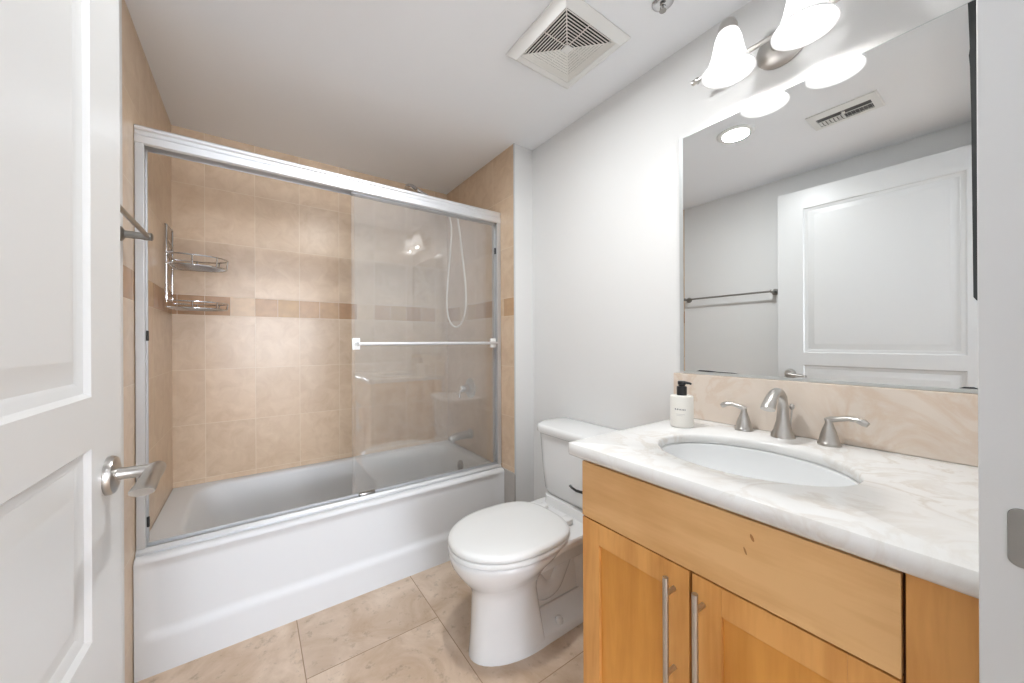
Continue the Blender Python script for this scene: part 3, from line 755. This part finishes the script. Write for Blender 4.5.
def ray_poly(poly, ang):
    d = Vector((cos(ang), sin(ang))); best = None
    for i in range(len(poly)):
        p, q = poly[i].xy, poly[(i + 1) % len(poly)].xy
        e = q - p; den = d.x * e.y - d.y * e.x
        if abs(den) < 1e-12: continue
        w_ = p - Vector((SX, SY)); t = (w_.x * e.y - w_.y * e.x) / den; u = (w_.x * d.y - w_.y * d.x) / den
        if t > 0 and -1e-4 <= u <= 1 + 1e-4 and (best is None or t < best): best = t
    return Vector((SX, SY)) + d * best
base = outline(0, 0)
angs = sorted({round(math.atan2(p.y - SY, p.x - SX) % (2 * pi), 6) for p in base} | {round(2 * pi * k / NS, 6) for k in range(NS)})
BASE = [ray_poly(base, a) for a in angs]
def ring_out(ins, z):
    return [Vector((max(p.x, CX0 + ins), min(p.y, CY1 - ins), z)) for p in BASE]
def ring_oval(gr, z): 
    o = []
    for a in angs:
        A, B = SA + gr, SB + gr
        r = A * B / math.sqrt((B * cos(a)) ** 2 + (A * sin(a)) ** 2)
        o.append(Vector((SX + r * cos(a), SY + r * sin(a), z)))
    return o
mb = MB()
mb.loft([ring_oval(0.03, CT - 0.0365), ring_oval(0.012, CT - 0.0245), ring_oval(0, CT - 0.0245), ring_oval(-0.002, CT - 0.022), ring_oval(-0.002, CT - 0.008), ring_oval(0.0, CT - 0.003), ring_oval(0.004, CT)] +
        [ring_out(0.014, CT), ring_out(0.006, CT - 0.002), ring_out(0.001, CT - 0.009), ring_out(0.0, CT - 0.018), ring_out(0.001, CT - 0.028), ring_out(0.007, CT - 0.035), ring_out(0.014, CT - 0.0365)] + [ring_oval(0.03, CT - 0.0365)], False, False)
ctop = tag(mb.build('countertop', M['marble'], smooth=40), 'white veined marble countertop with rounded edge on the maple vanity', 'countertop')
bs = MB(); bs.box(XR - 0.021, XR - 0.001, VY0, 0.764, CT + 0.0006, 1.0235, 0.002)
tag(bs.build('backsplash', M['beige_marble'], smooth=20), 'beige marble backsplash strip between the countertop and the mirror', 'backsplash')

sk = thing('sink', 'oval white undermount sink set into the marble countertop', 'sink', (SX, SY, CT - 0.17))
mb = MB()
outer = [oval(SA + 0.009, SB + 0.009, CT - 0.0252), oval(SA + 0.003, SB + 0.003, CT - 0.0252), oval(SA - 0.003, SB - 0.003, CT - 0.029)]
for q, d in ((0.972, 0.055), (0.90, 0.10), (0.78, 0.130), (0.60, 0.150), (0.35, 0.160), (0.12, 0.164)):
    outer.append(oval(SA * q, SB * q, CT - 0.0 - d))
mb.loft(outer, False, True)
und = [oval(SA + 0.009, SB + 0.009, CT - 0.0252), oval(SA + 0.007, SB + 0.007, CT - 0.06), oval(SA * 0.92, SB * 0.92, CT - 0.12), oval(SA * 0.6, SB * 0.6, CT - 0.165), oval(SA * 0.2, SB * 0.2, CT - 0.172)]
mb.loft(und, False, True)
mb.build('basin', M['porc'], sk, smooth=50, fixnormals=True)
MB().lathe([(0.022, 0.0), (0.022, 0.002), (0.016, 0.003), (0.014, 0.006), (0.0, 0.008)], (SX, SY, CT - 0.1638), 'Z', 24, cap1=False).build('drain', M['nickel'], sk)

# ------------------------------------------------------------------ faucet
FXc, FYc = 1.262, 0.402
fa = thing('faucet', 'brushed nickel widespread faucet with arched spout and two lever handles behind the sink', 'faucet', (FXc, FYc, CT))
mb = MB()
sp_path = [(FXc, FYc, CT + 0.0006), (FXc, FYc, CT + 0.010), (FXc, FYc, CT + 0.022), (FXc + 0.001, FYc, CT + 0.050), (FXc + 0.002, FYc, CT + 0.080), (FXc + 0.001, FYc, CT + 0.099), (FXc - 0.006, FYc, CT + 0.117), (FXc - 0.022, FYc, CT + 0.131), (FXc - 0.044, FYc, CT + 0.136), (FXc - 0.066, FYc, CT + 0.131), (FXc - 0.086, FYc, CT + 0.118), (FXc - 0.104, FYc, CT + 0.100), (FXc - 0.109, FYc, CT + 0.093)]
mb.tube(sp_path, [0.0300, 0.0285, 0.0225, 0.0160, 0.0138, 0.0128, 0.0120, 0.0114, 0.0113, 0.0118, 0.0126, 0.0140, 0.0143], 24, flat=((0, 1, 0), [1, 1, 1, 1, 1, 1, 1.05, 1.08, 1.12, 1.16, 1.2, 1.24, 1.24]))
spout = mb.build('spout', M['nickel'], fa, smooth=60)
s = MB(); s.tube([(FXc + 0.018, FYc - 0.012, CT + 0.018), (FXc + 0.020, FYc - 0.016, CT + 0.082)], 0.0022, 8); s.lathe([(0.003, 0), (0.007, 0.006), (0.0075, 0.012), (0.003, 0.017)], (FXc + 0.020, FYc - 0.016, CT + 0.080), 'Z', 12)
s.build('lift_rod', M['nickel'], spout)
for sg in (1, -1):
    hy = FYc + sg * 0.1035
    s = MB(); s.lathe([(0.0250, 0.0006), (0.0250, 0.006), (0.0235, 0.0085), (0.0222, 0.010), (0.0195, 0.024), (0.0150, 0.040), (0.0100, 0.054), (0.0082, 0.060), (0.0088, 0.068), (0.006, 0.072)], (FXc + 0.002, hy, CT), 'Z', 28)
    hnd = s.build('handle', M['nickel'], fa)
    s = MB(); g_ = 0.80 if sg > 0 else 1.0
    lp = [(FXc + 0.004, hy - sg * 0.008, CT + 0.066), (FXc + 0.002, hy + sg * 0.002, CT + 0.069), (FXc, hy + sg * 0.020, CT + 0.0735), (FXc - 0.002, hy + sg * 0.040, CT + 0.0785), (FXc - 0.005, hy + sg * 0.058, CT + 0.0775), (FXc - 0.007, hy + sg * 0.072, CT + 0.072), (FXc - 0.008, hy + sg * 0.078, CT + 0.0685)]
    lp = [(p[0], hy + (p[1] - hy) * g_, p[2]) for p in lp]
    s.tube(lp, [0.006, 0.0085, 0.0068, 0.0066, 0.0075, 0.0085, 0.0065], 14, flat=((1, 0, 0), [1, 1.05, 1.15, 1.2, 1.2, 1.15, 1.1]))
    s.build('lever', M['nickel'], hnd)

# ------------------------------------------------------------------ soap dispenser
SPX, SPY = 1.158, 0.649
so = thing('soap_dispenser', 'white soap bottle with black pump in the back left corner of the countertop', 'soap dispenser', (SPX, SPY, CT))
mb = MB()
mb.lathe([(0.0325, 0.0008), (0.0345, 0.002), (0.0350, 0.005), (0.0350, 0.0985), (0.0342, 0.1010), (0.032, 0.1022), (0.012, 0.103)], (SPX, SPY, CT), 'Z', 36)
body = mb.build('bottle', M['bottle'], so)
vd = Vector((-SPX, -SPY, 0)).normalized(); va_ = math.atan2(vd.y, vd.x)
def on_bottle(mbx, a0, a1, z0, z1, r=0.0352):
    n_ = 4
    mbx.loft([[Vector((SPX + r * cos(a0 + (a1 - a0) * i / n_), SPY + r * sin(a0 + (a1 - a0) * i / n_), z)) for i in range(n_ + 1)] for z in (CT + z0, CT + z1)], False, False, closed=False)
ink = MB(); a = va_ - 0.62
for wd, hh in ((0.10, 0.0052), (0.03, 0.002), (0.11, 0.0046), (0.07, 0.0034), (0.09, 0.0036), (0.07, 0.0034), (0.08, 0.0036), (0.09, 0.0034)):
    on_bottle(ink, a, a + wd * 1.0, 0.058, 0.058 + hh); a += (wd + 0.018) * 1.25
ink.build('wordmark', M['ink'], body, smooth=0)
p2 = MB(); on_bottle(p2, va_ - 0.5, va_ + 0.25, 0.044, 0.0452); on_bottle(p2, va_ - 0.5, va_ + 0.05, 0.040, 0.0411); p2.build('small_print', M['paleink'], body, smooth=0)
mb = MB(); mb.lathe([(0.0155, 0.1032), (0.0155, 0.130), (0.0145, 0.132), (0.010, 0.133), (0.010, 0.137), (0.0125, 0.138), (0.0125, 0.148), (0.010, 0.150)], (SPX, SPY, CT), 'Z', 24)
nd = Vector((0.20, -1.0, 0)).normalized(); pc = Vector((SPX, SPY, CT + 0.1445))
mb.tube([pc, pc + nd * 0.014, pc + nd * 0.024 - Vector((0, 0, 0.001)), pc + nd * 0.030 - Vector((0, 0, 0.003))], [0.0055, 0.0048, 0.004, 0.0035], 12)
mb.build('pump', M['black'], so)

# ------------------------------------------------------------------ mirror
mi = thing('mirror', 'large frameless wall mirror above the backsplash reflecting the open door', 'mirror', (XR, 0.4, 1.0285))
MY0, MY1, MZ0, MZ1 = 0.045, 0.7445, 1.0285, 1.9045
mb = MB(); mb.box(XR - 0.006, XR - 0.0008, MY0, MY1, MZ0, MZ1)
mb.cur = 0
mb.build('mirror_glass', M['mirror'], mi, smooth=0)
ed = MB()
ed.box(XR - 0.0068, XR - 0.0007, MY1 - 0.0135, MY1 + 0.001, MZ0, MZ1 + 0.001); ed.box(XR - 0.0068, XR - 0.0007, MY0, MY1 - 0.0135, MZ0 - 0.004, MZ0 + 0.0035); ed.box(XR - 0.0066, XR - 0.0007, MY0, MY1 - 0.0135, MZ1 - 0.001, MZ1 + 0.001)
ed.build('mirror_edge', M['mirror_edge'], mi, smooth=0)
def stain(pts):
    m_ = MB(); q = XR - 0.0063
    m_.loft([[Vector((q, y, z)) for y, z in pts], [Vector((q - 0.0003, y, z)) for y, z in pts]]); m_.build('edge_stain', M['stain'], mi, smooth=0)['label'] = 'dark desilvered patch'
stain([(0.046, MZ1), (0.0665, MZ1), (0.0655, 1.86), (0.064, 1.80), (0.0655, 1.785), (0.064, 1.76), (0.0625, 1.65), (0.0615, 1.45), (0.0605, 1.24), (0.056, 1.232), (0.046, 1.23)])
stain([(0.685, 1.0335), (0.672, 1.0385), (0.64, 1.0385), (0.61, 1.0368), (0.585, 1.0362), (0.56, 1.0362), (0.541, 1.0335)])
stain([(0.082, 1.0335), (0.074, 1.0375), (0.060, 1.038), (0.05, 1.0335)])

# ------------------------------------------------------------------ vanity light
LX, LYc, LZ = 1.185, 0.420, 1.962
li = thing('vanity_light', 'brushed nickel two-lamp wall light with white bell shades above the mirror', 'light', (XR, LYc, 2.03))
s = MB(); s.lathe([(0.068, 0.0006), (0.068, 0.006), (0.060, 0.014), (0.040, 0.020), (0.022, 0.023), (0.020, 0.034), (0.013, 0.038)], (XR, LYc, 2.045), '-X', 40, sx=1.0, sy=0.9); s.build('backplate', M['nickel'], li)
s = MB(); s.tube([(XR - 0.03, LYc, 2.045), (XR - 0.078, LYc, 2.036)], 0.009, 12); s.build('stem', M['nickel'], li)
BX = XR - 0.078
s = MB(); s.tube([(BX, LYc - 0.215, 2.036), (BX, LYc + 0.215, 2.036)], 0.0075, 14); s.build('bar', M['nickel'], li)
for sg in (-1, 1):
    s = MB(); s.lathe([(0.0075, 0), (0.011, 0.003), (0.011, 0.008), (0.006, 0.010), (0.009, 0.016), (0.009, 0.022), (0.003, 0.027)], (BX, LYc + sg * 0.213, 2.036), (0, sg, 0), 16); s.build('finial', M['nickel'], li)
for sg in (1, -1):
    y = LYc + sg * 0.0935
    s = MB(); s.tube(bez((BX, y, 2.036), (BX + 0.005, y, 2.125), (LX - 0.004, y, 2.165), (LX, y, 2.098), 14), 0.0058, 12)
    s.lathe([(0.010, 0.160), (0.021, 0.152), (0.026, 0.138), (0.027, 0.122), (0.024, 0.118)], (LX, y, LZ), 'Z', 24); arm = s.build('arm', M['nickel'], li)
    s = MB(); sp_ = [(0.0225, 0.128), (0.029, 0.118), (0.036, 0.098), (0.041, 0.072), (0.046, 0.048), (0.054, 0.026), (0.066, 0.010), (0.072, 0.002), (0.0725, 0.0), (0.070, 0.0), (0.063, 0.011), (0.051, 0.027), (0.043, 0.048), (0.038, 0.072), (0.033, 0.098), (0.026, 0.115), (0.020, 0.120)]
    s.lathe(sp_, (LX, y, LZ), 'Z', 40, False, True); s.build('lamp_shade', M['shade'], li, smooth=60)
    s = MB(); s.lathe([(0.010, 0.105), (0.014, 0.085), (0.024, 0.060), (0.027, 0.042), (0.022, 0.024), (0.010, 0.016), (0.0, 0.015)], (LX, y, LZ), 'Z', 20, cap1=False); s.build('bulb', M['bulb'], arm, smooth=60)

# ------------------------------------------------------------------ ceiling fittings
ve = thing('exhaust_vent', 'square white ceiling exhaust grille with nested louvers', 'vent', (0.96, 0.975, ZC))
vx0, vx1, vy0, vy1 = 0.797, 1.125, 0.816, 1.141
gx, gy, ga = 0.9525, 0.967, 0.1225
mb = MB()
def sq(x0_, x1_, y0_, y1_, z): return [Vector((x0_, y0_, z)), Vector((x1_, y0_, z)), Vector((x1_, y1_, z)), Vector((x0_, y1_, z))]
zi = ZC - 0.028
mb.loft([sq(vx0, vx1, vy0, vy1, ZC - 0.0006), sq(vx0, vx1, vy0, vy1, ZC - 0.006), sq(vx0 + 0.030, vx1 - 0.030, vy0 + 0.026, vy1 - 0.028, zi), sq(gx - ga, gx + ga, gy - ga, gy + ga, zi), sq(gx - ga, gx + ga, gy - ga, gy + ga, ZC - 0.002)], False, False)
mb.build('cover', M['vent'], ve, smooth=0)
mb = MB(); mb.add(sq(gx - ga, gx + ga, gy - ga, gy + ga, ZC - 0.0022), [(0, 1, 2, 3)]); mb.build('duct_opening', M['dark'], ve, smooth=0)
NL = 10
for k in range(NL):
    a1_ = ga - 0.0015 - k * 0.0105; mb = MB()
    a0_ = a1_ - 0.0058
    z1_, z0_ = zi + 0.0005, zi + 0.0034
    mb.loft([sq(gx - a1_, gx + a1_, gy - a1_, gy + a1_, z1_), sq(gx - a0_, gx + a0_, gy - a0_, gy + a0_, z0_), sq(gx - a0_ + .0012, gx + a0_ - .0012, gy - a0_ + .0012, gy + a0_ - .0012, z0_), sq(gx - a1_ + .0016, gx + a1_ - .0016, gy - a1_ + .0016, gy + a1_ - .0016, z1_)], False, False)
    mb.f += [[0 + len(mb.v) - 16 + i for i in q] for q in ((0, 1, 13, 12), (1, 2, 14, 13), (2, 3, 15, 14), (3, 0, 12, 15))]; mb.mi += [0] * 4
    mb.build('louver', M['louver'], ve, smooth=0)
mb = MB(); q = 0.0165; mb.box(gx - q, gx + q, gy - q, gy + q, zi, zi + 0.004, 0.001); mb.build('center_plate', M['vent'], ve, smooth=0)
mb = MB()
for sx_, sy_ in ((1, 1), (1, -1), (-1, 1), (-1, -1)):
    mb.tube([(gx + sx_ * 0.016, gy + sy_ * 0.016, zi + 0.0035), (gx + sx_ * (ga - 0.001), gy + sy_ * (ga - 0.001), zi + 0.0035)], 0.0022, 6)
mb.tube([(gx, gy - ga, zi + 0.012), (gx, gy + ga, zi + 0.012)], 0.002, 6); mb.tube([(gx - ga, gy, zi + 0.012), (gx + ga, gy, zi + 0.012)], 0.002, 6)
mb.build('spokes', M['louver'], ve, smooth=0)

sp1 = thing('fire_sprinkler', 'small metal ceiling sprinkler head near the vanity light', 'sprinkler', (1.095, 0.672, ZC))
mb = MB(); mb.lathe([(0.034, 0.0006), (0.033, 0.004), (0.024, 0.010), (0.014, 0.011)], (1.095, 0.672, ZC), '-Z', 28); mb.build('escutcheon', M['chrome'], sp1)
mb = MB(); mb.lathe([(0.009, 0.006), (0.009, 0.012), (0.006, 0.014)], (1.095, 0.672, ZC), '-Z', 14)
for sg in (1, -1): mb.tube([(1.095, 0.672 + sg * 0.007, ZC - 0.013), (1.095, 0.672 + sg * 0.010, ZC - 0.020), (1.095, 0.672 + sg * 0.002, ZC - 0.028)], 0.0018, 8)
mb.lathe([(0.003, 0.014), (0.003, 0.028)], (1.095, 0.672, ZC), '-Z', 8)
fs = mb.build('frame', M['chrome'], sp1)
MB().lathe([(0.011, 0.028), (0.011, 0.0292)], (1.095, 0.672, ZC), '-Z', 16).build('deflector', M['nickel_dark'], sp1)

# register seen in the mirror
re = thing('air_register', 'white ceiling air register seen in the mirror', 'vent', (0.302, 0.49, ZC))
rx0, rx1, ry0, ry1 = 0.215, 0.392, 0.362, 0.620
mb = MB()
mb.loft([sq(rx0, rx1, ry0, ry1, ZC - 0.0006), sq(rx0 + 0.004, rx1 - 0.004, ry0 + 0.004, ry1 - 0.004, ZC - 0.007), sq(rx0 + 0.030, rx1 - 0.026, ry0 + 0.030, ry1 - 0.030, ZC - 0.009), sq(rx0 + 0.030, rx1 - 0.026, ry0 + 0.030, ry1 - 0.030, ZC - 0.002)], False, False)
mb.build('frame', M['vent'], re, smooth=0)
mb = MB(); mb.add(sq(rx0 + 0.028, rx1 - 0.024, ry0 + 0.028, ry1 - 0.028, ZC - 0.0022), [(0, 1, 2, 3)]); mb.build('duct_opening', M['ducthole'], re, smooth=0)
mb = MB()
n_b = 14
for i in range(n_b):
    y = ry0 + 0.036 + (ry1 - ry0 - 0.072) * i / (n_b - 1); t = -0.003 if i < n_b / 2 else 0.003
    mb.add([(rx0 + 0.031, y - 0.0035 - t, ZC - 0.0085), (rx0 + 0.082, y - 0.0035 - t, ZC - 0.0085), (rx0 + 0.082, y + 0.0035 + t, ZC - 0.004), (rx0 + 0.031, y + 0.0035 + t, ZC - 0.004)], [(0, 1, 2, 3)])
mb.box(rx0 + 0.083, rx0 + 0.088, ry0 + 0.030, ry1 - 0.030, ZC - 0.009, ZC - 0.0075)
mb.box(rx0 + 0.124, rx1 - 0.026, ry0 + 0.030, ry1 - 0.030, ZC - 0.009, ZC - 0.0075)
mb.build('blades', M['vent'], re, smooth=0)
mb = MB(); mb.box(rx0 + 0.094, rx0 + 0.112, (ry0 + ry1) / 2 - 0.006, (ry0 + ry1) / 2 + 0.006, ZC - 0.013, ZC - 0.006, 0.001); mb.build('damper_tab', M['vent'], re, smooth=0)

dl = thing('recessed_light', 'round recessed ceiling light seen lit in the mirror', 'light', (0.53, 0.878, ZC))
mb = MB(); mb.lathe([(0.088, 0.0006), (0.088, 0.004), (0.080, 0.007), (0.066, 0.006), (0.063, 0.002)], (0.53, 0.878, ZC), '-Z', 40, False, False); mb.build('trim_ring', M['vent'], dl, smooth=50)
mb = MB(); mb.lathe([(0.063, 0.0025), (0.0, 0.003)], (0.53, 0.878, ZC), '-Z', 40, False, False); mb.build('lens', M['downlight'], dl, smooth=0)
ld = bpy.data.lights.new('downlight', 'AREA'); ld.shape = 'DISK'; ld.size = 0.12; ld.energy = DOWNLIGHT_W; ld.color = (0.96, 0.985, 1.0)
lo = bpy.data.objects.new('downlight', ld); lo.location = (0.53, 0.878, ZC - 0.010); COL.objects.link(lo)

hl = thing('hall_fill_lamp', 'added fill lamp on the ceiling of the unseen hallway outside the doorway', 'light', (0.15, -1.6, ZC))  # invented lamp out of view, added to brighten the bathroom
mb = MB(); mb.lathe([(0.21, 0.0006), (0.21, 0.03), (0.20, 0.034)], (0.15, -1.6, ZC), '-Z', 40); mb.build('base', M['vent'], hl, smooth=40)
mb = MB(); mb.lathe([(0.20, 0.034), (0.19, 0.055), (0.15, 0.075), (0.08, 0.087), (0.0, 0.09)], (0.15, -1.6, ZC), '-Z', 40, False, False); mb.build('diffuser', M['hallfill'], hl, smooth=60)
